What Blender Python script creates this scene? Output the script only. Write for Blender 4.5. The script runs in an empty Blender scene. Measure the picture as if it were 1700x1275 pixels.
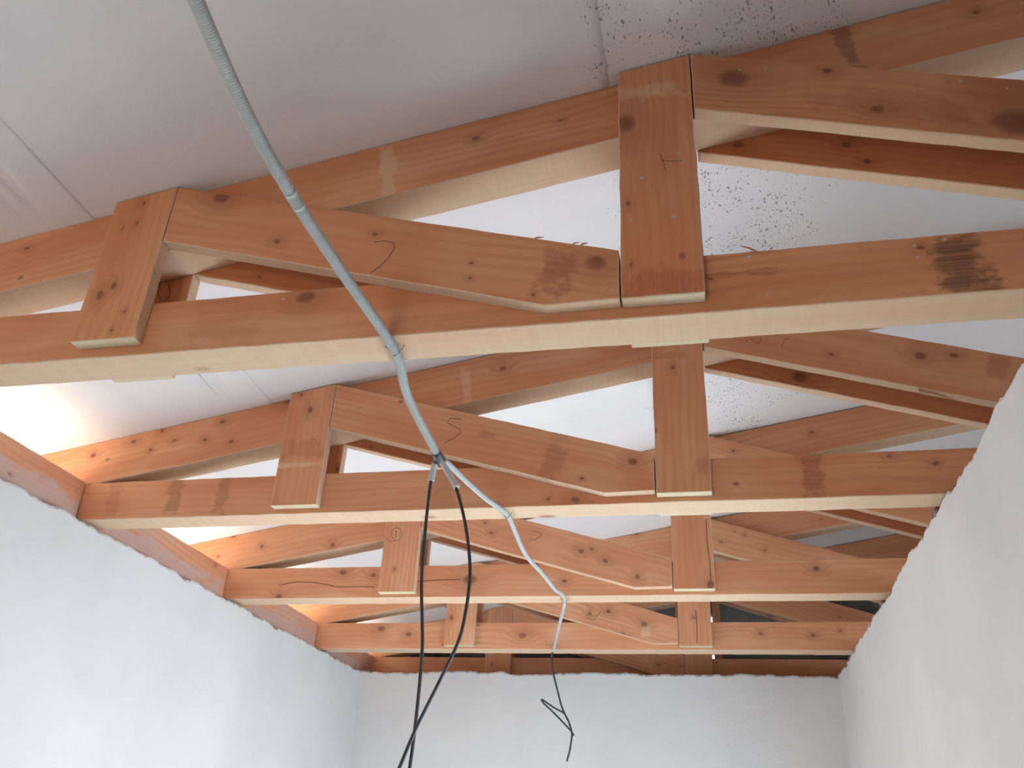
import bpy, bmesh, math, random
from mathutils import Vector, Matrix, noise

# ------------------------------------------------------------------ camera
ZC = 1.5                                  # camera height above the floor (m)
YAW, PITCH, ROLL, FPX = -0.2363807, 0.4968351, 0.0541582, 1446.556
scene = bpy.context.scene
_fw = Vector((math.sin(YAW)*math.cos(PITCH), math.cos(YAW)*math.cos(PITCH), math.sin(PITCH)))
_r0 = Vector((math.cos(YAW), -math.sin(YAW), 0)); _u0 = _r0.cross(_fw)
CR = _r0*math.cos(ROLL) + _u0*math.sin(ROLL)
CU = -_r0*math.sin(ROLL) + _u0*math.cos(ROLL)
cam_d = bpy.data.cameras.new('camera'); cam = bpy.data.objects.new('camera', cam_d)
scene.collection.objects.link(cam); scene.camera = cam
cam_d.sensor_fit = 'HORIZONTAL'; cam_d.sensor_width = 36; cam_d.lens = FPX/1700*36; cam_d.clip_start = 0.02
M = Matrix((CR, CU, -_fw)).transposed().to_4x4(); M.translation = Vector((0, 0, ZC)); cam.matrix_world = M

# ------------------------------------------------------------------ world, sun, daylight at the openings, exposure
world = bpy.data.worlds.new('world'); scene.world = world; world.use_nodes = True
wb = world.node_tree.nodes['Background']; wb.inputs[0].default_value = (0.72, 0.86, 1.0, 1); wb.inputs[1].default_value = 2.0

XR_OPEN = 0.88                            # the opening in the right wall towards the lit next room
def area_light(name, loc, target, sx, sy, power, col):
    d = bpy.data.lights.new(name, 'AREA'); d.shape = 'RECTANGLE'; d.size = sx; d.size_y = sy; d.energy = power; d.color = col
    o = bpy.data.objects.new(name, d); scene.collection.objects.link(o); o.location = loc
    o.rotation_euler = (Vector(target)-Vector(loc)).to_track_quat('-Z', 'Y').to_euler(); return o

sd = bpy.data.lights.new('sun', 'SUN'); sd.energy = 29.0; sd.angle = 0.02; sd.color = (1.0, 0.965, 0.92)
sun = bpy.data.objects.new('sun', sd); scene.collection.objects.link(sun)
sun.rotation_euler = Vector((0.72, 0.16, -0.80)).to_track_quat('-Z', 'Y').to_euler()
area_light('daylight_window_left', (-2.40, 3.3, 1.2), (-1.0, 3.3, 1.0), 1.6, 0.65, 16, (0.70, 0.87, 1.0))
area_light('daylight_opening_right', (XR_OPEN, 3.1, 1.05), (-1.0, 3.1, 1.1), 2.0, 1.1, 66, (0.70, 0.87, 1.0))
area_light('daylight_door_front', (-0.9, -1.62, 1.0), (-0.8, 2.0, 1.2), 0.8, 2.0, 4, (0.74, 0.89, 1.0))
area_light('daylight_window_right', (3.28, 3.0, 1.3), (1.0, 3.0, 1.3), 3.4, 1.3, 32, (0.70, 0.87, 1.0))

vs = scene.view_settings
vs.view_transform = 'Standard'; vs.look = 'None'; vs.exposure = 0.10; vs.gamma = 1.0; vs.use_curve_mapping = False
scene.display_settings.display_device = 'sRGB'
scene.cycles.max_bounces = 10; scene.cycles.diffuse_bounces = 7; scene.cycles.use_denoising = True
scene.cycles.caustics_reflective = False; scene.cycles.caustics_refractive = False

# ------------------------------------------------------------------ helpers
COL = scene.collection
rnd = random.Random(11)

def at(px, py, y):
    """pixel of the 1700x1275 photograph -> point on the plane Y = y"""
    d = _fw + CR*((px-850)/FPX) - CU*((py-637.5)/FPX)
    p = d*(y/d.y); p.z += ZC; return p
def atz(px, py, z):
    d = _fw + CR*((px-850)/FPX) - CU*((py-637.5)/FPX)
    p = d*((z-ZC)/d.z); p.z += ZC; return p

def mesh_obj(name, bm, mats, parent=None, loc=None, smooth=False):
    me = bpy.data.meshes.new(name); bmesh.ops.recalc_face_normals(bm, faces=bm.faces); bm.to_mesh(me); bm.free()
    for m in (mats if isinstance(mats, (list, tuple)) else [mats]): me.materials.append(m)
    if smooth: me.polygons.foreach_set('use_smooth', [True]*len(me.polygons))
    o = bpy.data.objects.new(name, me); COL.objects.link(o)
    if parent: o.parent = parent
    if loc is not None: o.location = loc
    return o
def empty(name, loc):
    o = bpy.data.objects.new(name, None); o.empty_display_size = 0.1; COL.objects.link(o); o.location = loc; return o
def tag(o, label, cat, group=None):
    o['label'] = label; o['category'] = cat
    if group: o['group'] = group
    return o
def struct(o, label=None, cat=None):
    o['kind'] = 'structure'
    if label: o['label'] = label
    if cat: o['category'] = cat
    return o
def add_box(bm, x0, x1, y0, y1, z0, z1):
    v = [bm.verts.new(p) for p in ((x0,y0,z0),(x1,y0,z0),(x1,y1,z0),(x0,y1,z0),(x0,y0,z1),(x1,y0,z1),(x1,y1,z1),(x0,y1,z1))]
    for f in ((0,3,2,1),(4,5,6,7),(0,1,5,4),(1,2,6,5),(2,3,7,6),(3,0,4,7)): bm.faces.new([v[i] for i in f])

# ------------------------------------------------------------------ node helper
class NT:
    def __init__(s, name):
        s.m = bpy.data.materials.new(name); s.m.use_nodes = True; s.t = s.m.node_tree; s.n = s.t.nodes
        s.b = s.n['Principled BSDF']
    def put(s, sock, v):
        if isinstance(v, bpy.types.NodeSocket): s.t.links.new(v, sock)
        elif v is not None:
            if hasattr(sock.default_value, '__len__') and not hasattr(v, '__len__'): v = (v,)*len(sock.default_value)
            if hasattr(v, '__len__') and len(sock.default_value) == 4 and len(v) == 3: v = (*v, 1)
            sock.default_value = v
    def math(s, op, a, b=None, c=None, clamp=False):
        n = s.n.new('ShaderNodeMath'); n.operation = op; n.use_clamp = clamp
        for i, v in enumerate((a, b, c)): s.put(n.inputs[i], v)
        return n.outputs[0]
    def vmath(s, op, a, b=None):
        n = s.n.new('ShaderNodeVectorMath'); n.operation = op; s.put(n.inputs[0], a); s.put(n.inputs[1], b)
        return n.outputs['Value'] if op in ('DISTANCE', 'LENGTH', 'DOT_PRODUCT') else n.outputs[0]
    def noise(s, vec, scale=1, detail=2, rough=0.5, dist=0):
        n = s.n.new('ShaderNodeTexNoise'); s.put(n.inputs['Vector'], vec); s.put(n.inputs['Scale'], scale)
        s.put(n.inputs['Detail'], detail); s.put(n.inputs['Roughness'], rough); s.put(n.inputs['Distortion'], dist); return n.outputs['Fac']
    def vor(s, vec, scale, rand=1.0):
        n = s.n.new('ShaderNodeTexVoronoi'); s.put(n.inputs['Vector'], vec); s.put(n.inputs['Scale'], scale); s.put(n.inputs['Randomness'], rand); return n
    def rng(s, v, a, b, c=0.0, d=1.0, smooth=True):
        n = s.n.new('ShaderNodeMapRange'); n.interpolation_type = 'SMOOTHSTEP' if smooth else 'LINEAR'
        for i, x in enumerate((v, a, b, c, d)): s.put(n.inputs[i], x)
        return n.outputs[0]
    def mix(s, f, a, b, mode='MIX'):
        n = s.n.new('ShaderNodeMix'); n.data_type = 'RGBA'; n.blend_type = mode
        s.put(n.inputs[0], f); s.put(n.inputs[6], a); s.put(n.inputs[7], b); return n.outputs[2]
    def obj(s): return s.n.new('ShaderNodeTexCoord').outputs['Object']
    def sep(s, v):
        n = s.n.new('ShaderNodeSeparateXYZ'); s.put(n.inputs[0], v); return n.outputs
    def bump(s, h, strength=0.3, dist=0.01):
        n = s.n.new('ShaderNodeBump'); s.put(n.inputs['Height'], h); n.inputs['Strength'].default_value = strength; n.inputs['Distance'].default_value = dist
        s.t.links.new(n.outputs[0], s.b.inputs['Normal'])
    def done(s, col, rough=0.7, spec=0.25):
        s.put(s.b.inputs['Base Color'], col); s.put(s.b.inputs['Roughness'], rough); s.put(s.b.inputs['Specular IOR Level'], spec); return s.m

PINE_L, PINE_D = (0.66, 0.335, 0.182), (0.52, 0.225, 0.112)
KNOT = (0.22, 0.082, 0.046)
_pc = [0]
def pine(knots=(), patches=(), tint=(1, 1, 1), specks=0.0):
    """planed pine face; grain runs along local X.  knots: (u, v, r); patches: (u, v, half_u, half_v, colour, strength)"""
    _pc[0] += 1; seed = _pc[0]*3.71
    s = NT('pine_face_%d' % _pc[0]); P = s.obj(); u, w, v = s.sep(P)
    Ps = s.vmath('ADD', P, (seed, seed*0.37, seed*0.71))
    n1 = s.noise(s.vmath('MULTIPLY', Ps, (0.9, 2, 5)), 1, 2)
    h = s.math('MULTIPLY_ADD', n1, 34.0, s.math('MULTIPLY', s.math('MULTIPLY_ADD', w, 0.3, v), 230.0))
    core = None
    kn = s.noise(s.vmath('MULTIPLY', Ps, (38, 5, 55)), 1, 2)
    flat = s.vmath('ADD', s.vmath('MULTIPLY', P, (0.72, 0, 1)), s.vmath('MULTIPLY', (0.006, 0, 0.010), kn))
    for (ku, kv, kr) in knots:
        d = s.vmath('DISTANCE', flat, (ku*0.72+0.003, 0, kv+0.005))
        h = s.math('ADD', h, s.rng(d, kr*0.2, kr*3.2, min(9.0, kr*420), 0.0))
        c = s.rng(d, kr*0.30, kr*0.95, 0.92, 0.0)
        c = s.math('MAXIMUM', c, s.rng(d, kr*0.7, kr*2.8, 0.26, 0.0))
        core = c if core is None else s.math('MAXIMUM', core, c)
    g = s.math('MULTIPLY_ADD', s.math('SINE', h), 0.5, 0.5)
    g = s.math('POWER', g, 1.8)
    amp = s.noise(s.vmath('MULTIPLY', Ps, (1.3, 3, 7)), 1, 2)
    g = s.math('MULTIPLY', g, s.rng(amp, 0.3, 0.75, 0.25, 0.95))
    fib = s.noise(s.vmath('MULTIPLY', Ps, (5, 160, 260)), 1, 2, 0.6)
    g = s.math('ADD', s.math('MULTIPLY', g, 0.75), s.math('MULTIPLY_ADD', fib, 0.9, -0.42), clamp=True)
    c = s.mix(g, PINE_L, PINE_D)
    big = s.noise(s.vmath('MULTIPLY', Ps, (1.6, 4, 9)), 1, 3)
    c = s.mix(s.rng(big, 0.35, 0.72, 0, 0.75), c, (0.55, 0.215, 0.103))
    c = s.mix(s.rng(s.noise(s.vmath('MULTIPLY', Ps, (3, 8, 8)), 1, 2), 0.52, 0.8, 0, 0.45), c, (0.70, 0.44, 0.27))
    # pin knots and nail marks
    vv = s.vor(s.vmath('MULTIPLY', Ps, (0.75, 0.3, 1)), 7.5)
    pk = s.rng(vv.outputs['Distance'], 0.03, 0.075, 0.75, 0.0)
    pk = s.math('MULTIPLY', pk, s.rng(s.sep(vv.outputs['Color'])[0], 0.55, 0.6))
    c = s.mix(pk, c, (0.27, 0.10, 0.05))
    en = s.noise(s.vmath('MULTIPLY', Ps, (25, 25, 25)), 1, 3)
    if patches: en2 = s.noise(s.vmath('MULTIPLY', Ps, (14, 14, 22)), 1, 3, 0.65)
    for (pu, pv, hu, hv, colr, st) in patches:
        du = s.math('DIVIDE', s.math('ABSOLUTE', s.math('SUBTRACT', u, pu)), hu)
        dv = s.math('DIVIDE', s.math('ABSOLUTE', s.math('SUBTRACT', v, pv)), hv)
        dd = s.math('ADD', s.math('MAXIMUM', du, dv), s.math('MULTIPLY_ADD', en2, 2.6, -1.3))
        c = s.mix(s.math('MULTIPLY', s.rng(dd, 0.55, 1.2, st, 0.0), s.rng(fib, 0.2, 0.7, 0.55, 1.0)), c, colr)
    if core is not None: c = s.mix(s.math('MULTIPLY', core, s.rng(en, 0.2, 0.6, 0.8, 1.0)), c, KNOT)
    if specks:
        sv = s.vor(Ps, 34); sm = s.math('MULTIPLY', s.rng(sv.outputs['Distance'], 0.10, 0.16, 1, 0), s.rng(s.sep(sv.outputs['Color'])[0], 1-specks, 1-specks+0.02))
        c = s.mix(sm, c, (0.50, 0.46, 0.42))
    c = s.mix(1.0, c, tint, 'MULTIPLY')
    s.bump(s.math('ADD', g, s.math('MULTIPLY', fib, 0.8)), 0.12, 0.004)
    return s.done(c, 0.62, 0.28)

def pine_edge(name, base, dark):
    s = NT(name); P = s.obj()
    ri = s.n.new('ShaderNodeObjectInfo').outputs['Random']
    Ps = s.vmath('ADD', P, s.vmath('MULTIPLY', (7.3, 3.1, 5.7), ri))
    f = s.noise(s.vmath('MULTIPLY', Ps, (4, 170, 170)), 1, 3, 0.65)
    saw = s.noise(s.vmath('MULTIPLY', Ps, (70, 5, 5)), 1, 3, 0.7)
    big = s.noise(s.vmath('MULTIPLY', Ps, (2.2, 9, 9)), 1, 3)
    c = s.mix(s.math('ADD', s.math('MULTIPLY', f, 0.7), s.math('MULTIPLY', s.rng(saw, 0.3, 0.7), 0.22)), base, dark)
    c = s.mix(s.rng(big, 0.5, 0.8, 0, 0.5), c, (0.62, 0.33, 0.2))
    vv = s.vor(s.vmath('MULTIPLY', Ps, (0.6, 1, 1)), 4.2)
    k = s.math('MULTIPLY', s.rng(vv.outputs['Distance'], 0.05, 0.11, 0.75, 0.0), s.rng(s.sep(vv.outputs['Color'])[0], 0.5, 0.55))
    c = s.mix(k, c, (0.3, 0.12, 0.07))
    s.bump(s.math('ADD', f, saw), 0.3, 0.003)
    return s.done(c, 0.8, 0.15)
EDGE = pine_edge('pine_sawn_edge', (0.70, 0.52, 0.37), (0.55, 0.36, 0.23))
ENDG = pine_edge('pine_end_grain', (0.70, 0.60, 0.42), (0.52, 0.42, 0.27))

def plaster(name, base, var):
    s = NT(name); P = s.obj()
    a = s.noise(P, 1.7, 4, 0.6); b = s.noise(P, 60, 4, 0.6); t = s.noise(P, 9, 3)
    c = s.mix(s.rng(a, 0.3, 0.7), base, var)
    c = s.mix(s.rng(b, 0.62, 0.8, 0, 0.25), c, tuple(x*0.8 for x in base))
    s.bump(s.math('ADD', s.math('MULTIPLY', t, 1.0), s.math('MULTIPLY', b, 0.35)), 0.25, 0.01)
    return s.done(c, 0.9, 0.1)
PLASTER = plaster('white_plaster', (0.69, 0.685, 0.68), (0.63, 0.63, 0.63))
MORTAR = plaster('grey_mortar_crust', (0.38, 0.38, 0.34), (0.52, 0.51, 0.47))
LUMP = plaster('dark_mortar', (0.15, 0.14, 0.12), (0.24, 0.22, 0.19))
CONCRETE = plaster('pale_screed', (0.60, 0.61, 0.62), (0.52, 0.53, 0.545))

def gable_mat():
    s = NT('dark_block_gable'); P = s.obj()
    a = s.noise(P, 90, 3, 0.7); b = s.noise(P, 6, 3)
    c = s.mix(a, (0.16, 0.17, 0.185), (0.30, 0.31, 0.32)); c = s.mix(s.rng(b, 0.4, 0.7, 0, 0.5), c, (0.15, 0.15, 0.16))
    s.bump(a, 0.6, 0.01); return s.done(c, 0.95, 0.1)
GABLE = gable_mat()

def membrane_mat():
    s = NT('roof_underlay_membrane'); P = s.obj(); x, y, z = s.sep(P)
    f = s.noise(P, 240, 2, 0.6)
    c = s.mix(f, (0.79, 0.775, 0.775), (0.73, 0.715, 0.72))
    c = s.mix(s.rng(s.noise(P, 2.3, 3), 0.45, 0.75, 0, 0.35), c, (0.67, 0.655, 0.66))
    # dark mould specks in a band along the lap near the king posts
    band = s.math('MULTIPLY', s.rng(x, -0.55, -0.05), s.rng(x, 0.20, 0.85, 1.0, 0.0))
    dens = s.math('ADD', s.noise(P, 9.0, 3, 0.7), s.math('MULTIPLY_ADD', band, 0.62, -0.50))
    wv = s.vmath('ADD', s.vmath('MULTIPLY', P, (1.0, 0.6, 1)), s.vmath('MULTIPLY', (0.02, 0.02, 0.0), s.noise(P, 30, 2)))
    v1 = s.vor(wv, 75); v2 = s.vor(wv, 150)
    def sp(v, r):
        lim = s.math('MULTIPLY', s.rng(dens, 0.32, 0.72), r)
        on = s.math('LESS_THAN', s.sep(v.outputs['Color'])[0], s.rng(dens, 0.30, 0.66, 0.0, 0.75))
        return s.math('MULTIPLY', s.rng(s.math('SUBTRACT', v.outputs['Distance'], lim), -0.06, 0.04, 1, 0), on)
    m = s.math('MAXIMUM', sp(v1, 0.26), s.math('MULTIPLY', sp(v2, 0.30), 0.75))
    c = s.mix(s.math('MULTIPLY', m, 0.68), c, (0.13, 0.125, 0.125))
    s.bump(s.math('ADD', s.math('MULTIPLY', f, 0.3), s.noise(P, 7, 3)), 0.15, 0.02)
    return s.done(c, 0.75, 0.2)
MEMBRANE = membrane_mat()
def plain(name, col, rough=0.5, spec=0.4, var=0.15, sc=40):
    s = NT(name); n = s.noise(s.obj(), sc, 3)
    return s.done(s.mix(n, tuple(x*(1-var) for x in col), tuple(min(1, x*(1+var)) for x in col)), rough, spec)
CONDUIT = plain('grey_corrugated_plastic', (0.42, 0.44, 0.42), 0.45, 0.4)
CONDUIT2 = plain('light_grey_plastic_pipe', (0.44, 0.47, 0.475), 0.28, 0.6)
TAPE = plain('black_insulating_tape', (0.055, 0.055, 0.062), 0.45, 0.5)
CABLE = plain('black_cable_sheath', (0.035, 0.036, 0.038), 0.5, 0.4)
COPPER = plain('bare_wire_end', (0.75, 0.72, 0.66), 0.25, 0.7)
WIRE = plain('rusty_wire', (0.20, 0.11, 0.075), 0.6, 0.4)
PENCIL = plain('pencil_line', (0.24, 0.14, 0.105), 0.7, 0.2)
CRACK = plain('drying_crack', (0.17, 0.075, 0.045), 0.9, 0.1)
SOIL = plain('pale_dry_ground', (0.55, 0.47, 0.38), 0.95, 0.1, 0.2, 3)

# ------------------------------------------------------------------ main measures (m)
ZB = 2.5                                  # underside of the bottom chords
TH = 0.108                                # thickness of chords and rafters
TP = 0.037                                # thickness of posts and diagonals
HC = 0.145                                # depth of the bottom chord
TY = [-0.61, 0.466, 1.5414, 2.615, 3.6991, 4.7714, 5.72]   # front faces of the trusses
XL, XR, YB = -2.175, 0.694, 5.39          # plaster faces
XW, XE = -2.85, 3.15                      # eave edge, far end of the roof
def ztop(x): return ZC + 1.389 + 0.1788*(x+1.814)          # rafter top
HR = 0.178
YF, YG = -1.55, 5.90                      # front wall, gable

# ------------------------------------------------------------------ setting
def loft(bm, rows):
    vs_ = [[bm.verts.new(p) for p in r] for r in rows]
    n = len(vs_[0])
    for a, b in zip(vs_, vs_[1:]):
        for i in range(n): bm.faces.new((a[i], b[i], b[(i+1) % n], a[(i+1) % n]))
    bm.faces.new(vs_[0]); bm.faces.new(list(reversed(vs_[-1])))
def rag(t, seed, amp=0.011):
    return amp*(1.4*noise.noise((t*2.3, seed, 0)) + 1.1*noise.noise((t*9, seed, 3)) + 0.9*max(0.0, noise.noise((t*17, seed, 5)))-0.2 + 0.35*noise.noise((t*47, seed, 7)))

def ragged_wall(name, along, a0, a1, face, back, zlow, ztopv, seed, lower, step=0.014, amp=0.011):
    """plastered wall whose top edge is broken; 'along' is 'x' or 'y'; 'face' the room side; lower: boxes below zlow"""
    bm = bmesh.new(); rows = []; n = int((a1-a0)/step); sgn = 1 if back > face else -1
    for i in range(n+1):
        t = a0+(a1-a0)*i/n
        zt = ztopv + rag(t, seed, amp)
        if along == 'x' or min(abs(t-q-TH/2) for q in TY) < TH/2+TP+0.02: zt = min(zt, ZB-0.001)
        f2 = face - sgn*0.004*noise.noise((t*30, seed, 9))
        prof = [(face, zlow), (face, zt-0.05), (f2, zt-0.012), (f2+sgn*0.006, zt-0.002+0.004*noise.noise((t*90, 1, seed))), (face+sgn*0.02, zt-0.004+0.006*noise.noise((t*60, 5, seed))),
                (face+sgn*0.05, ztopv-0.012+0.006*noise.noise((t*40, 2, seed))), (back, ztopv-0.012), (back, zlow)]
        rows.append([(p, t, z) if along == 'y' else (t, p, z) for p, z in prof])
    loft(bm, rows)
    bm.faces.ensure_lookup_table()
    for f in bm.faces:
        c = f.calc_center_median(); q = c.x if along == 'y' else c.y
        if abs(q-face) > 0.0035 and c.z > ztopv-0.07 and abs(q-back) > 0.01: f.material_index = 1
    for b in lower: add_box(bm, *b)
    return struct(mesh_obj(name, bm, [PLASTER, MORTAR]))

WT = 0.17
x0, x1 = XL-WT, XL
ragged_wall('wall_left', 'y', YF, YG+0.16, XL, XL-WT, 1.6, ZB-0.012, 1.0,
            [(x0, x1, YF, 2.5, 0, 1.6), (x0, x1, 4.1, YG+0.16, 0, 1.6), (x0, x1, 2.5, 4.1, 0, 0.95)])
ragged_wall('wall_right', 'y', YF, YB+0.1, XR, XR+WT, 1.65, ZB-0.005, 2.0,
            [(XR, XR+WT, YF, 2.1, 0, 1.65), (XR, XR+WT, 4.1, YB+0.1, 0, 1.65), (XR, XR+WT, 2.1, 4.1, 0, 0.45)], amp=0.019)
ragged_wall('wall_back', 'x', XL-0.01, XE, YB, YB+WT, 1.2, ZB-0.007, 3.0, [(XL-0.01, XE, YB, YB+WT, 0, 1.2)])
bm = bmesh.new()                                      # front wall, with a door opening behind the camera
add_box(bm, XL-WT, -1.3, YF-WT, YF, 0, ZB); add_box(bm, -0.5, XE+0.17, YF-WT, YF, 0, ZB); add_box(bm, -1.3, -0.5, YF-WT, YF, 2.05, ZB)
v = [bm.verts.new(p) for p in ((XL-WT, YF-WT, ZB), (XE+0.17, YF-WT, ZB), (XE+0.17, YF-WT, ztop(XE)), (XL-WT, YF-WT, ztop(XL-WT)))]
w_ = [bm.verts.new((q.co.x, YF, q.co.z)) for q in v]
bm.faces.new(v); bm.faces.new(w_)
for i in range(4): bm.faces.new((v[i], v[(i+1) % 4], w_[(i+1) % 4], w_[i]))
struct(mesh_obj('wall_front', bm, PLASTER))
bm = bmesh.new()                                      # outer wall of the next room, with a window opening
xa, xb = XE, XE+0.17
add_box(bm, xa, xb, YF, 1.3, 0, 2.3); add_box(bm, xa, xb, 4.7, YG, 0, 2.3); add_box(bm, xa, xb, 1.3, 4.7, 0, 0.65); add_box(bm, xa, xb, 1.3, 4.7, 1.95, 2.3)
add_box(bm, xa, xb, YF, YG, 2.3, ztop(XE))
struct(mesh_obj('wall_outer', bm, PLASTER))

# dark unplastered gable behind the last truss, with small holes to the daylight
holes = [(0.013, 1.446, 0.017, 0.040), (0.012, 1.207, 0.014, 0.030), (0.450, 1.425, 0.007, 0.014)]
xs = {XL-WT, XE+0.17}; zs = {0.0, 2.49}
for hx, hz, hw, hh in holes: xs |= {hx-hw, hx+hw}; zs |= {ZC+hz-hh, ZC+hz+hh}
xs |= {XL-WT+0.25*i for i in range(22)}; xs = sorted(x for x in xs if x <= XE+0.17)
bm = bmesh.new(); zl = sorted(zs)
for i in range(len(xs)-1):
    for j in range(len(zl)):
        xa, xb = xs[i], xs[i+1]; za = zl[j]; top = j == len(zl)-1
        cx = (xa+xb)/2
        za0 = za; zb0 = None if top else zl[j+1]
        ra, rb = ztop(xa)+0.01, ztop(xb)+0.01
        if not top and any(abs(cx-h[0]) < h[2] and h[1]+ZC-h[3] <= za+1e-6 and zb0 <= h[1]+ZC+h[3]+1e-6 for h in holes): continue
        la, lb = min(za, ra), min(za, rb); ua, ub = (ra, rb) if top else (min(zb0, ra), min(zb0, rb))
        if ua-la < 1e-5 and ub-lb < 1e-5: continue
        q = [bm.verts.new(p) for p in ((xa, YG, la), (xb, YG, lb), (xb, YG, ub), (xa, YG, ua))]
        r = [bm.verts.new((p.co.x, YG+0.16, p.co.z)) for p in q]
        bm.faces.new(q); bm.faces.new(r)
        for k in range(4): bm.faces.new((q[k], q[(k+1) % 4], r[(k+1) % 4], r[k]))
struct(mesh_obj('wall_gable', bm, GABLE))

bm = bmesh.new(); add_box(bm, XL-WT, XE+0.17, YF-WT, YG+0.16, -0.12, 0.0); struct(mesh_obj('floor', bm, CONCRETE))
bm = bmesh.new(); add_box(bm, -30, 30, -30, 36, -0.4, -0.12); struct(mesh_obj('ground', bm, SOIL))

# lumps of mortar squeezed out round the chord seats on the right wall
wr = bpy.data.objects['wall_right']
for i in (2, 3, 4, 5):
    for dy, dx, sz in ((TH+0.022, 0.012, 0.024), (TH+0.058, 0.016, 0.017)):
        bm = bmesh.new(); bmesh.ops.create_icosphere(bm, subdivisions=3, radius=sz)
        for q in bm.verts:
            q.co *= 1+0.55*noise.noise(q.co*55+Vector((i*3.1, dy*40, 0))); q.co.z *= 0.8; q.co.x *= 0.75
        mesh_obj('mortar_lump', bm, LUMP, wr, (XR+dx, TY[i]+dy, ZB-0.012))
# roof underlay: three strips lapped up the slope
ceil = struct(empty('ceiling', (0, 0, 0)))
def strip(xa, xb, off, seed):
    bm = bmesh.new(); nx = max(8, int((xb-xa)/(0.011 if xa == XW else 0.035))); ny = 150
    rows = []
    for j in range(ny+1):
        y = YF-0.2+(YG+0.3-YF)*j/ny
        row = []
        gap = min(abs(y-t-TH/2) for t in TY)              # distance to the nearest rafter
        bil = min(1.0, max(0.0, (gap-0.06)/0.35)); bil = bil*bil*(3-2*bil)
        for i in range(nx+1):
            x = xa+(xb-xa)*i/nx
            z = ztop(x)+off
            z += bil*(0.010+0.010*noise.noise((x*1.3, y*1.1, seed))+0.006*noise.noise((x*4, y*1.5, seed+4)))
            for fx, fw, fh in ((-1.645, 0.014, 0.017), (-1.69, 0.012, 0.013), (-1.95, 0.03, 0.004), (0.62, 0.06, 0.012), (0.95, 0.05, 0.010)):
                z += bil*fh*math.exp(-((x-fx+0.02*noise.noise((y*2, fx, 1)))/fw)**2)
            row.append(bm.verts.new((x, y, z)))
        rows.append(row)
    up = [[bm.verts.new((q.co.x, q.co.y, q.co.z+0.0011)) for q in r] for r in rows]
    for A, sg in ((rows, 1), (up, -1)):
        for a, b in zip(A, A[1:]):
            for i in range(nx): bm.faces.new((a[i], a[i+1], b[i+1], b[i]))
    for k in (0, nx):
        for j in range(ny): bm.faces.new((rows[j][k], rows[j+1][k], up[j+1][k], up[j][k]))
    for k in (0, ny):
        for i in range(nx): bm.faces.new((rows[k][i], rows[k][i+1], up[k][i+1], up[k][i]))
    return mesh_obj('membrane_strip', bm, MEMBRANE, ceil, smooth=True)
strip(XW, -1.538, 0.0, 1.0); strip(-1.70, -0.165, 0.0017, 1.0); strip(-0.32, XE+0.2, 0.0034, 1.0)
bm = bmesh.new()                                          # roof sheet above the underlay
v = [bm.verts.new(p) for y in (YF-0.25, YG+0.35) for p in ((XW, y, ztop(XW)+0.07), (XE+0.25, y, ztop(XE+0.25)+0.07), (XE+0.25, y, ztop(XE+0.25)+0.10), (XW, y, ztop(XW)+0.10))]
for f in ((0,1,2,3),(7,6,5,4),(0,4,5,1),(1,5,6,2),(2,6,7,3),(3,7,4,0)): bm.faces.new([v[i] for i in f])
mesh_obj('roof_sheet', bm, plain('grey_roof_sheet', (0.3, 0.3, 0.3)), ceil)

# ------------------------------------------------------------------ timber
def board(parent, name, pts, ang, y0, y1, knots=None, patches=(), tint=(1, 1, 1), specks=0.0, seed=None, nk=4, jit=0.0009):
    """pts: outline in world X,Z; ang: grain direction in the XZ plane; y0,y1: local to the truss.
    knots / patches are given as world (x, z, r) and (x, z, half_along, half_across, colour, strength)"""
    ox, oz = pts[0]; ca, sa = math.cos(ang), math.sin(ang)
    L = lambda x, z: ((x-ox)*ca+(z-oz)*sa, -(x-ox)*sa+(z-oz)*ca)
    loc = [L(*p) for p in pts]
    rr = random.Random(seed if seed is not None else rnd.random())
    out = []
    for i, a in enumerate(loc):
        b = loc[(i+1) % len(loc)]; ln = math.dist(a, b); k = max(1, int(ln/0.05)) if ln > 0.3 else 1
        nx_, nz_ = (b[1]-a[1])/ln, -(b[0]-a[0])/ln
        for j in range(k):
            t = j/k; d = 0 if j == 0 else rr.uniform(-jit, jit)
            out.append((a[0]+(b[0]-a[0])*t+nx_*d, a[1]+(b[1]-a[1])*t+nz_*d))
    bm = bmesh.new()
    A = [bm.verts.new((u, y0, v)) for u, v in out]; B = [bm.verts.new((u, y1, v)) for u, v in out]
    bm.faces.new(A); bm.faces.new(list(reversed(B))); n = len(A)
    for i in range(n): bm.faces.new((A[i], B[i], B[(i+1) % n], A[(i+1) % n]))
    bmesh.ops.recalc_face_normals(bm, faces=bm.faces)
    for f in bm.faces:
        nn = f.normal
        f.material_index = 0 if abs(nn.y) > 0.7 else (1 if abs(nn.z) > 0.75 else 2)
    ed = [e for e in bm.edges if len(e.link_faces) == 2 and e.calc_face_angle(0) > 0.4]
    bmesh.ops.bevel(bm, geom=ed, offset=0.0022, segments=1, affect='EDGES', clamp_overlap=True, material=-1)
    us = [p[0] for p in loc]; vs_ = [p[1] for p in loc]
    kl = []
    if knots is None:
        for _ in range(rr.randint(max(0, nk-2), nk+1)):
            kl.append((rr.uniform(min(us), max(us)), rr.uniform(min(vs_), max(vs_)), rr.choice((0.006, 0.008, 0.010, 0.016))))
    else:
        kl = [(*L(x, z), r) for x, z, r in knots]
    pl = [(*L(x, z), hu, hv, c, st) for x, z, hu, hv, c, st in patches]
    o = mesh_obj(name, bm, [pine(kl, pl, tint, specks), EDGE, ENDG], parent, (ox, 0, oz))
    o.rotation_euler = (0, -ang, 0)
    return o

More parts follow.
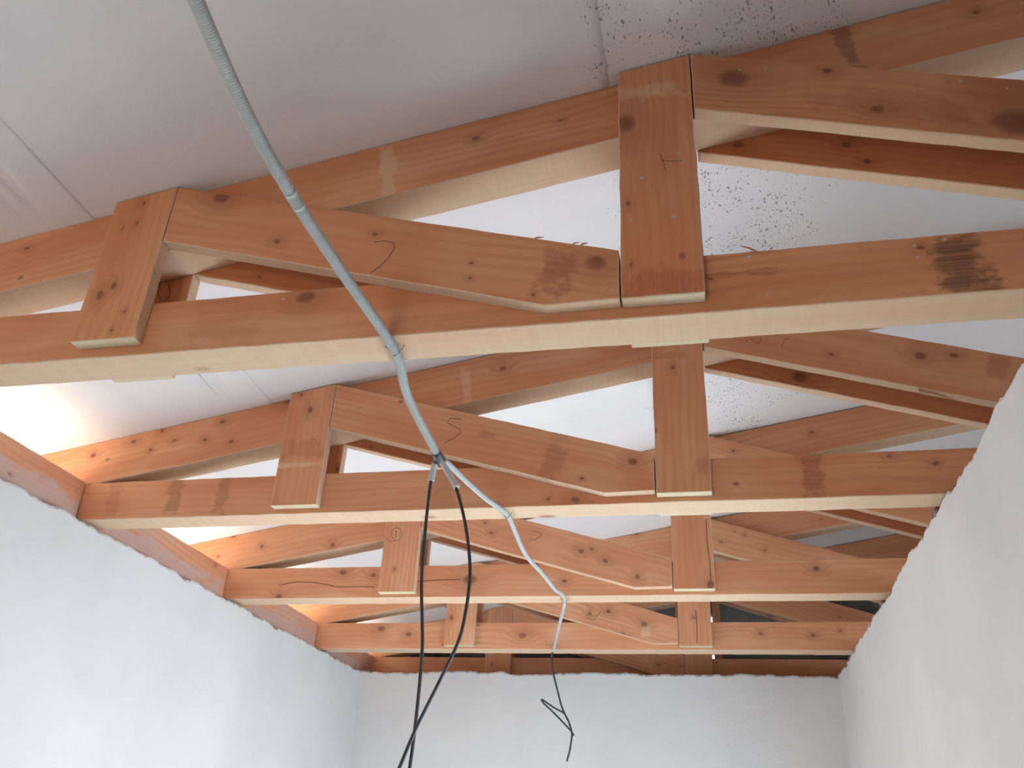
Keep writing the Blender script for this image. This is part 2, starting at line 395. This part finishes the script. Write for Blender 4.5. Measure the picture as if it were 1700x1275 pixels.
def ribbon(parent, name, pts, y, width, mat):
    """thin drawn line on a board face; pts world X,Z, lies in the plane local y of the truss; parent is the board"""
    bm = bmesh.new(); P = [Vector((x, 0, z)) for x, z in pts]; prev = None
    off = parent.matrix_basis.inverted()
    for i, p in enumerate(P):
        d = (P[min(i+1, len(P)-1)]-P[max(i-1, 0)]).normalized(); nn = Vector((-d.z, 0, d.x))*width/2
        ring = [bm.verts.new(off @ Vector((q.x, yy, q.z))) for q, yy in ((p-nn, y), (p+nn, y), (p+nn, y-0.0006), (p-nn, y-0.0006))]
        if prev:
            for k in range(4): bm.faces.new((prev[k], prev[(k+1) % 4], ring[(k+1) % 4], ring[k]))
        else: bm.faces.new(ring)
        prev = ring
    bm.faces.new(list(reversed(prev)))
    return mesh_obj(name, bm, mat, parent)

AX, AW = -1.45, 0.17      # first posts
BX, BW = -0.14, 0.17      # king posts
CX = 1.87                 # posts beyond the wall, in the next room
S2 = 0.310
DARK, PALE, RED = (0.20, 0.11, 0.07), (0.74, 0.56, 0.40), (0.36, 0.12, 0.065)

def truss(ti, label, zb=0.0, spec=None):
    Y = TY[ti]; spec = spec or {}
    T = tag(empty('roof_truss', (0, Y, 0)), label, 'roof truss', 'pine roof trusses')
    def pick(key, yoff):
        d = spec.get(key, {}); kw = {}
        if 'k' in d: kw['knots'] = [(*(lambda p: (p.x, p.z))(at(a, b, Y+yoff)), r*at(a, b, Y+yoff).length/FPX) for a, b, r in d['k']]
        if 'p' in d:
            kw['patches'] = []
            for a, b, hu, hv, c, st in d['p']:
                q = at(a, b, Y+yoff); s_ = q.length/FPX; kw['patches'].append((q.x, q.z, hu*s_, hv*s_, c, st))
        for k in ('tint', 'specks'):
            if k in d: kw[k] = d[k]
        return kw
    parts = {}
    parts['chord'] = board(T, 'bottom_chord', [(-2.33, ZB), (XE, ZB), (XE, ZB+HC), (-2.22, ZB+HC), (-2.33, ZB+HC-0.03)], 0, 0, TH, seed=ti*10+1, nk=9, **pick('chord', 0))
    sl = math.atan(0.1788)
    parts['rafter'] = board(T, 'rafter', [(XW+0.06, ztop(XW+0.06)-HR), (XE, ztop(XE)-HR), (XE, ztop(XE)-0.001), (XW+0.06, ztop(XW+0.06)-0.001)], sl, 0, TH, seed=ti*10+2, nk=9, **pick('rafter', 0))
    zl = ZB+0.021+zb
    for side, y0, y1 in (('', -TP, -0.0005), ('_back', TH+0.0005, TH+TP)):
        jx = 0.0 if not side else rnd.uniform(-0.006, 0.006)
        for nm, px, w in (('a', AX, AW), ('b', BX, BW), ('c', CX, 0.17)):
            sp_ = spec.get('post_'+nm+side, {})
            xa = px+jx+sp_.get('dx', 0.0); xb = xa+sp_.get('w', w)
            zz = zl + spec.get('post_'+nm+side, {}).get('dz', 0.0)
            tl = spec.get('post_'+nm+side, {}).get('tilt', 0.0)
            parts['post_'+nm+side] = board(T, 'post', [(xa, zz), (xb, zz+tl), (xb, ztop(xb)-0.002), (xa, ztop(xa)-0.002)], math.pi/2, y0, y1, seed=ti*10+3+len(parts), nk=3, **pick('post_'+nm+side, y0))
        gx = AX+AW+jx+0.003; bdx = spec.get('post_b'+side, {}).get('dx', 0.0) if not side else 0.0
        e = BX+jx+bdx-0.004
        zt0 = ztop(gx)-0.004; st = 0.291
        zend = zt0-st*(e-gx); zb0 = zt0-0.175
        kx = gx+(zb0-(ZB+0.024))/0.289
        parts['diag1'+side] = board(T, 'diagonal', [(gx, zb0), (kx, ZB+0.024), (e, ZB+0.027), (e, zend), (gx, zt0)], -math.atan(st), y0, y1, seed=ti*10+40+len(parts), nk=6, **pick('diag1'+side, y0))
        gx = BX+BW+jx+bdx+0.004; e = CX+jx-0.004
        zt0 = ztop(gx)-0.002; zb0 = zt0-0.181; kx = gx+(zb0-(ZB+0.024))/S2
        parts['diag2'+side] = board(T, 'diagonal', [(gx, zb0), (kx, ZB+0.024), (e, ZB+0.027), (e, zt0-S2*(e-gx)), (gx, zt0)], -math.atan(S2), y0, y1, seed=ti*10+60+len(parts), nk=7, **pick('diag2'+side, y0))
    return T, parts

def mark(tp, key, yoff, ti, px, width=0.0021, mat=PENCIL, name='pencil_mark'):
    pts = [at(a, b, TY[ti]+yoff) for a, b in px]
    return ribbon(tp[1][key], name, [(p.x, p.z) for p in pts], yoff-0.0004, width, mat)
def arc(cx, cy, rx, ry, a0, a1, n=14):
    return [(cx+rx*math.cos(a0+(a1-a0)*i/n), cy+ry*math.sin(a0+(a1-a0)*i/n)) for i in range(n+1)]

# the truss just overhead and the one behind it (outside the picture)
truss(0, 'pine roof truss near the front wall and its doorway')
truss(1, 'pine roof truss over the start of the grey conduit, next towards the doorway')
t1 = truss(2, 'pine roof truss with dark-stained bottom chord, under which the ribbed conduit is stapled', 0.004, {
    'rafter': dict(k=[(45,412,4),(790,230,5),(930,200,3),(1620,20,5)], p=[(643,280,8,42,PALE,0.6),(1405,75,8,45,DARK,0.7),(1275,60,60,30,RED,0.25)]),
    'post_a': dict(k=[(189,474,6),(166,490,7),(239,338,3.5),(228,370,3),(207,517,3),(203,380,2.5),(185,548,2.5)], tint=(1.0, 1.02, 0.92)),
    'diag1': dict(k=[(368,328,12),(460,401,5),(990,436,14),(622,389,4),(783,436,3),(780,462,3),(885,490,3)], p=[(926,448,19,26,(0.30,0.10,0.06),0.62)]),
    'chord': dict(k=[(508,493,13),(1528,411,5),(1180,463,3)], p=[(1590,432,26,44,(0.10,0.055,0.035),0.85),(1215,455,45,4,RED,0.7),(370,520,40,45,RED,0.25),(900,520,200,14,RED,0.25)], specks=0.12),
    'post_b': dict(k=[(1040,205,15),(1043,338,4),(1048,440,3)], p=[(1068,153,10,36,PALE,0.5),(1105,470,20,60,(0.36,0.10,0.05),0.55)], specks=0.34),
    'diag2': dict(k=[(1218,130,19),(1374,117,6),(1457,181,8),(1690,203,26)], p=[(1500,175,80,18,RED,0.35),(1655,150,40,40,RED,0.4)], specks=0.24),
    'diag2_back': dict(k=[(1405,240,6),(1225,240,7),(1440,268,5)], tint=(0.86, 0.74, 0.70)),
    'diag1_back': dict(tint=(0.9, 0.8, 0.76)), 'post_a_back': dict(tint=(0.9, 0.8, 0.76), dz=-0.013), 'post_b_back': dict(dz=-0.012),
})
t2 = truss(3, 'pine roof truss with a pencilled S on its diagonal, just past the tape joint', -0.004, {
    'rafter': dict(k=[(270,715,4),(222,733,5),(155,756,5),(290,731,4),(340,730,4),(384,733,4),(250,747,3),(370,700,5),(478,665,9),(835,612,6)], p=[(775,640,6,28,PALE,0.35)]),
    'post_a': dict(k=[(515,680,6),(500,655,3)], p=[(488,772,3,42,PALE,0.6),(500,745,14,30,RED,0.4)]),
    'diag1': dict(k=[(1050,766,8),(975,700,3),(965,795,3)], p=[(918,762,14,34,(0.34,0.12,0.07),0.6),(812,722,12,5,RED,0.6)]),
    'chord': dict(k=[(955,830,7),(910,829,3),(1477,757,4),(1554,769,4)], p=[(290,820,11,32,(0.30,0.13,0.07),0.6),(370,815,9,34,(0.30,0.13,0.07),0.55),(188,830,10,26,RED,0.4),(1348,790,15,36,(0.30,0.10,0.055),0.7),(735,825,20,40,(0.4,0.17,0.1),0.5)]),
    'post_b': dict(k=[(1117,610,4)], p=[(1165,775,14,10,(0.34,0.12,0.07),0.5),(1110,590,5,26,RED,0.4)]),
    'diag2': dict(k=[(1528,591,8),(1584,590,6),(1380,588,4)], p=[(1655,610,11,22,(0.36,0.13,0.08),0.55)]),
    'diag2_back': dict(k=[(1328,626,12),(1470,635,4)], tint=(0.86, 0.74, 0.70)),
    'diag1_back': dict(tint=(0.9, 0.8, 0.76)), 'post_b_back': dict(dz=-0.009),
})
t3 = truss(4, 'pine roof truss with a circled number on a post, where the light pipe bends sharply', -0.006, {
    'rafter': dict(k=[(388,890,4),(435,907,4),(552,905,5),(362,924,3),(650,888,4),(1347,718,4),(1315,856,5),(1310,899,3)]),
    'post_a': dict(k=[(655,945,2.5)]),
    'diag1': dict(k=[(964,915,5),(982,911,4),(1005,931,5),(1058,958,5),(815,885,4),(805,868,3)]),
    'chord': dict(k=[(570,950,7),(620,955,5),(463,990,6),(780,962,12),(937,965,5),(1355,944,6),(1470,910,3)], p=[(1165,925,6,6,RED,0.4)]),
    'post_b': dict(k=[(1180,971,8)]),
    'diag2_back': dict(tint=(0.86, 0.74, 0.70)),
})
t4 = truss(5, 'pine roof truss under whose bottom chord the light grey pipe ends', -0.010, {
    'chord': dict(k=[(633,1044,7),(678,1053,6),(867,1055,7),(920,1070,3),(1263,1052,4),(1350,1055,4),(1395,1047,3)]),
    'post_a': dict(k=[(750,1026,4)]),
    'diag1': dict(k=[(1010,1015,5),(979,1019,4),(980,1048,3),(1035,1053,4),(1070,1036,6)], p=[(1073,1048,6,9,PALE,0.5)]),
    'post_b': dict(k=[(1152,1025,2.5)], dx=-0.024), 'post_b_back': dict(dx=-0.045),
})
t5 = truss(6, 'pine roof truss standing behind the top of the back wall against the dark gable', 0.0, {
    'post_b': dict(dx=-0.028), 'post_b_back': dict(dx=0.160, w=0.050), 'diag2': dict(dx=0.0)})

# pencil marks, cracks and splinters
mark(t1, 'diag1', -TP, 2, [(622,402),(640,400),(654,404),(655,412),(645,428),(628,445),(615,453)])
mark(t1, 'post_b', -TP, 2, [(1095,255),(1101,268),(1106,285)]); mark(t1, 'post_b', -TP, 2, [(1098,266),(1112,268),(1132,267)], 0.002)
mark(t1, 'post_a_back', TH, 2, arc(272, 483, 10, 17, -1.2, 5.0), 0.002)
mark(t2, 'diag1', -TP, 3, [(765,696),(748,694),(742,702),(752,707),(764,712),(765,718),(755,727),(738,735)], 0.003)
mark(t2, 'diag2', -TP, 3, [(1235,570),(1246,562),(1258,572),(1264,561)], 0.0025); mark(t2, 'diag2', -TP, 3, [(1298,575),(1302,564),(1312,562)], 0.0025)
mark(t3, 'post_a', -TP, 4, arc(658.5, 887, 8.5, 11, 0, 2*math.pi, 20), 0.0028)
mark(t3, 'post_a', -TP, 4, [(656,884),(658,881),(657.5,892)], 0.003); mark(t3, 'post_a', -TP, 4, [(640,893),(648,899),(656,898)], 0.0025)
mark(t3, 'diag1', -TP, 4, [(884,881),(896,883),(898,889),(890,896),(878,897)], 0.003)
mark(t3, 'chord', 0, 4, [(463,972),(490,966),(520,967),(545,971),(560,975),(600,974),(623,975)], 0.003, CRACK, 'crack')
mark(t3, 'chord', 0, 4, [(690,966),(725,963),(765,962)], 0.003, CRACK, 'crack')
mark(t3, 'post_b', -TP, 4, [(1172,862),(1174,900),(1178,930),(1180,962)], 0.0028, CRACK, 'crack')
mark(t4, 'post_b', -TP, 5, [(1155,1012),(1157,1040),(1157,1068)], 0.0035, CRACK, 'crack')
mark(t4, 'diag1', -TP, 5, [(975,1025),(985,1030),(997,1015)], 0.003)

SPLINT = plain('splintered_pine', (0.50, 0.26, 0.14), 0.8, 0.1)
def splinter(tp, key, ti, p0, p1, yoff, w=0.005):
    a = at(*p0, TY[ti]+yoff); b = at(*p1, TY[ti]+yoff-0.012); m = (a+b)/2; m.z += 0.004
    off = tp[1][key].matrix_basis.inverted(); bm = bmesh.new(); prev = None
    for p, r in ((a, w/2), (m, w/2.4), (b, 0.0006)):
        p = Vector((p.x, p.y-TY[ti], p.z))
        ring = [bm.verts.new(off @ (p+Vector(d)*r)) for d in ((0, -0.5, 1), (0, 0.5, 1), (0, 0.5, -1), (0, -0.5, -1))]
        if prev:
            for k in range(4): bm.faces.new((prev[k], prev[(k+1) % 4], ring[(k+1) % 4], ring[k]))
        else: bm.faces.new(ring)
        prev = ring
    bm.faces.new(list(reversed(prev)))
    mesh_obj('splinter', bm, SPLINT, tp[1][key])
splinter(t1, 'chord', 2, (1262,421), (1228,408), 0.0); splinter(t1, 'chord', 2, (1275,421), (1284,410), 0.0, 0.004)
splinter(t1, 'diag1', 2, (880,400), (903,394), -TP+0.01); splinter(t1, 'diag1', 2, (958,412), (976,403), -TP+0.01); splinter(t1, 'diag1', 2, (945,410), (962,402), -TP+0.01, 0.004)
splinter(t2, 'diag2', 3, (1525,648), (1588,664), -TP+0.004, 0.010)

# blocking boards between the truss ends on the left wall
BXF = -2.232
BLAB = ['wooden blocking board on left wall on the doorway side of the dark-stained truss', 'wooden blocking board on left wall between dark-stained truss and pencilled-S truss', 'wooden blocking board on left wall between pencilled-S truss and circled-number truss',
        'wooden blocking board on left wall between circled-number truss and the next truss', 'last wooden blocking board on left wall, running into the back corner']
for i in range(1, 6):
    ya, yb = TY[i]+TH+0.004, TY[i+1]-0.006
    o = board(None, 'blocking_board', [(0, 0), (yb-ya, 0), (yb-ya, HC+0.004), (0, HC+0.004)], 0, 0, 0.045, seed=300+i, nk=3, tint=(1.0, 0.97, 1.02),
              patches=[(rnd.uniform(0.3, 0.7), 0.03, 0.55, 0.05, (0.46, 0.40, 0.37), 0.75), (rnd.uniform(0.1, 0.9), 0.11, 0.3, 0.05, (0.48, 0.36, 0.30), 0.5)])
    o.location = (BXF, ya, ZB-0.004); o.rotation_euler = (0, 0, math.pi/2)
    tag(o, BLAB[i-1], 'board', 'blocking boards along the left wall')

# ------------------------------------------------------------------ conduit and cables
def spline(pts, step):
    """Catmull-Rom through pts, resampled"""
    P = [Vector(p) for p in pts]; P = [P[0]*2-P[1]]+P+[P[-1]*2-P[-2]]; out = []
    for i in range(1, len(P)-2):
        a, b, c, d = P[i-1:i+3]; n = max(2, int((c-b).length/step))
        for k in range(n):
            t = k/n; out.append(0.5*((2*b)+(c-a)*t+(2*a-5*b+4*c-d)*t*t+(3*b-a-3*c+d)*t**3))
    out.append(P[-2]); return out
def tube(name, pts, rad, mat, parent=None, sides=12, cap=True, hollow=False):
    """pts already dense; rad a number or function of index"""
    bm = bmesh.new(); prev = None; nrm = None; rings = []
    for i, p in enumerate(pts):
        d = (pts[min(i+1, len(pts)-1)]-pts[max(i-1, 0)]).normalized()
        if nrm is None: nrm = d.orthogonal().normalized()
        nrm = (nrm-d*nrm.dot(d)).normalized(); bn = d.cross(nrm)
        r = rad(i) if callable(rad) else rad
        ring = [bm.verts.new(p+(nrm*math.cos(2*math.pi*k/sides)+bn*math.sin(2*math.pi*k/sides))*r) for k in range(sides)]
        if prev:
            for k in range(sides): bm.faces.new((prev[k], prev[(k+1) % sides], ring[(k+1) % sides], ring[k]))
        prev = ring; rings.append(ring)
    bm.faces.new(rings[0]); bm.faces.new(list(reversed(rings[-1])))
    return mesh_obj(name, bm, mat, parent, smooth=True)
def sub(o, root):                                   # keep world coordinates when parented
    o.parent = root; o.matrix_parent_inverse = Matrix.Translation(root.location).inverted(); return o

R1 = 0.0105; zc = ZB-R1-0.001
s1 = atz(655, 582, zc)
tape_p = at(727, 757, 2.10)
main = [(-0.60, TY[1]+0.05, zc), atz(325, 0, 2.478), atz(410, 190, 2.477), atz(482, 320, 2.477), atz(570, 455, 2.482), s1, at(678, 660, 1.83), tape_p]
mp = spline(main, 0.00125)
root = tag(empty('flexible_conduit', s1), 'ribbed grey flexible conduit slung under the truss bottom chords down to the tape joint', 'conduit')
sub(tube('ribbed_tube', mp, lambda i: R1+(0.0008, -0.0002, -0.0013, -0.0002)[i % 4], CONDUIT, sides=16), root)
for fr in (atz(482, 320, 2.477), atz(497, 342, 2.477)):
    j = min(range(len(mp)), key=lambda i: (mp[i]-fr).length)
    sub(tube('coupling_ring', mp[j-3:j+4], R1+0.0013, CONDUIT, sides=16), root)
def staple(p, w, rt):
    o = tube('wire_staple', spline([p+Vector((-w, -0.004, R1+0.002)), p+Vector((-w*0.5, 0, 0.002)), p+Vector((0, 0.004, -R1-0.001)), p+Vector((w*0.5, 0.002, -0.003)), p+Vector((w, -0.003, R1+0.002))], 0.004), 0.0009, WIRE, sides=6)
    return sub(o, rt)
staple(s1, 0.024, root)
sub(tube('tape_wrap', [tape_p+(mp[-24]-tape_p).normalized()*t for t in (0.022, 0.012, 0.0, -0.010, -0.020)], lambda i: (0.0125, 0.0135, 0.0145, 0.0155, 0.0165)[i], TAPE, sides=16), root)

def Yp(lst): return [at(a, b, y) for a, b, y in lst]
# second, smooth pipe from the joint to the last but one truss
z2 = ZB-0.009
s2, s3, s4 = atz(841, 854, z2), atz(937, 996, z2), atz(919, 1079, z2)
br = spline([at(737, 765, 2.125)]+Yp([(746,772,2.16),(775,800,2.30),(808,829,2.48)])+[s2]+[atz(856,885,2.482), atz(866,908,2.478), atz(878,928,2.478), atz(900,952,2.480), atz(920,977,2.484), s3, at(928,1040,4.25), s4], 0.008)
root2 = tag(empty('electrical_pipe', s2), 'smooth light grey pipe leaving the tape joint and stapled along under the far trusses', 'conduit')
sub(tube('pipe', br, lambda i: 0.0080+0.0003*math.sin(i*1.9), CONDUIT2, sides=14), root2)
staple(s2, 0.022, root2); staple(s3, 0.022, root2)

def stub_cable(stub_px, cable_px, rs, label):
    st = spline(stub_px, 0.006)
    r_ = tag(empty('black_cable', st[-1]), label, 'cable', 'black cables hanging from the tape joint')
    sub(tube('sleeve', st, rs, CONDUIT2, sides=12), r_)
    e = (st[-1]-st[-4]).normalized()
    sub(tube('sleeve_rim', [st[-1]-e*0.002, st[-1], st[-1]+e*0.002], rs+0.0012, CONDUIT2, sides=12), r_)
    sub(tube('cable', spline([st[-1]-e*0.02]+cable_px, 0.012), 0.0044, CABLE, sides=10), r_)
    return r_
yq = 2.125
stub_cable([at(722.5, 769, 2.115), at(720, 777, 2.12), at(716, 797, yq)],
           Yp([(714,808,yq),(706,880,yq),(700,960,yq),(701,1040,yq),(701,1075,yq),(697,1130,yq),(691,1190,yq),(685,1240,yq),(679,1285,yq)])+[at(668, 1380, yq), Vector((-0.71, 2.15, 1.35)), Vector((-0.70, 2.16, 0.95))],
           0.0088, 'black cable hanging almost straight from the shorter grey sleeve of the tape joint')
stub_cable([at(734.5, 769, 2.09), at(740, 778, 2.085), at(758, 808, 2.082)],
           Yp([(761,822,2.082),(772,868,2.082),(779,920,2.082),(780,960,2.082),(774,1010,2.082),(762,1062,2.082),(735,1120,2.082),(705,1180,2.082),(688,1215,2.082),(663,1275,2.082)])+[at(640, 1330, 2.1), Vector((-0.80, 2.09, 1.35)), Vector((-0.83, 2.08, 0.95))],
           0.0088, 'black cable bowing out to the side from the longer grey sleeve of the tape joint')
# cable out of the end of the pipe
yc = s4.y
root3 = tag(empty('cable_tail', s4), 'thin dark cable tail looping out of the pipe end in front of the back wall', 'cable')
k = [(917.5,1083),(916,1090),(918,1115),(924,1140),(931,1168),(937,1184),(944,1198),(949,1215),(949,1225),(946,1245),(941,1264)]
sub(tube('cable', spline(Yp([(a, b, yc) for a, b in k]), 0.01), 0.0048, CABLE, sides=8), root3)
k = [(942,1195),(936,1184),(920,1175),(904,1164),(899,1161),(902,1167),(920,1184),(940,1205),(949,1215),(953,1222)]
sub(tube('cable_loop', spline(Yp([(a, b, yc-0.012) for a, b in k]), 0.008), 0.0045, CABLE, sides=8), root3)
sub(tube('bare_end', [at(953,1221.5,yc-0.012), at(953.7,1224,yc-0.012), at(954.5,1227,yc-0.012)], 0.0055, COPPER, sides=8), root3)
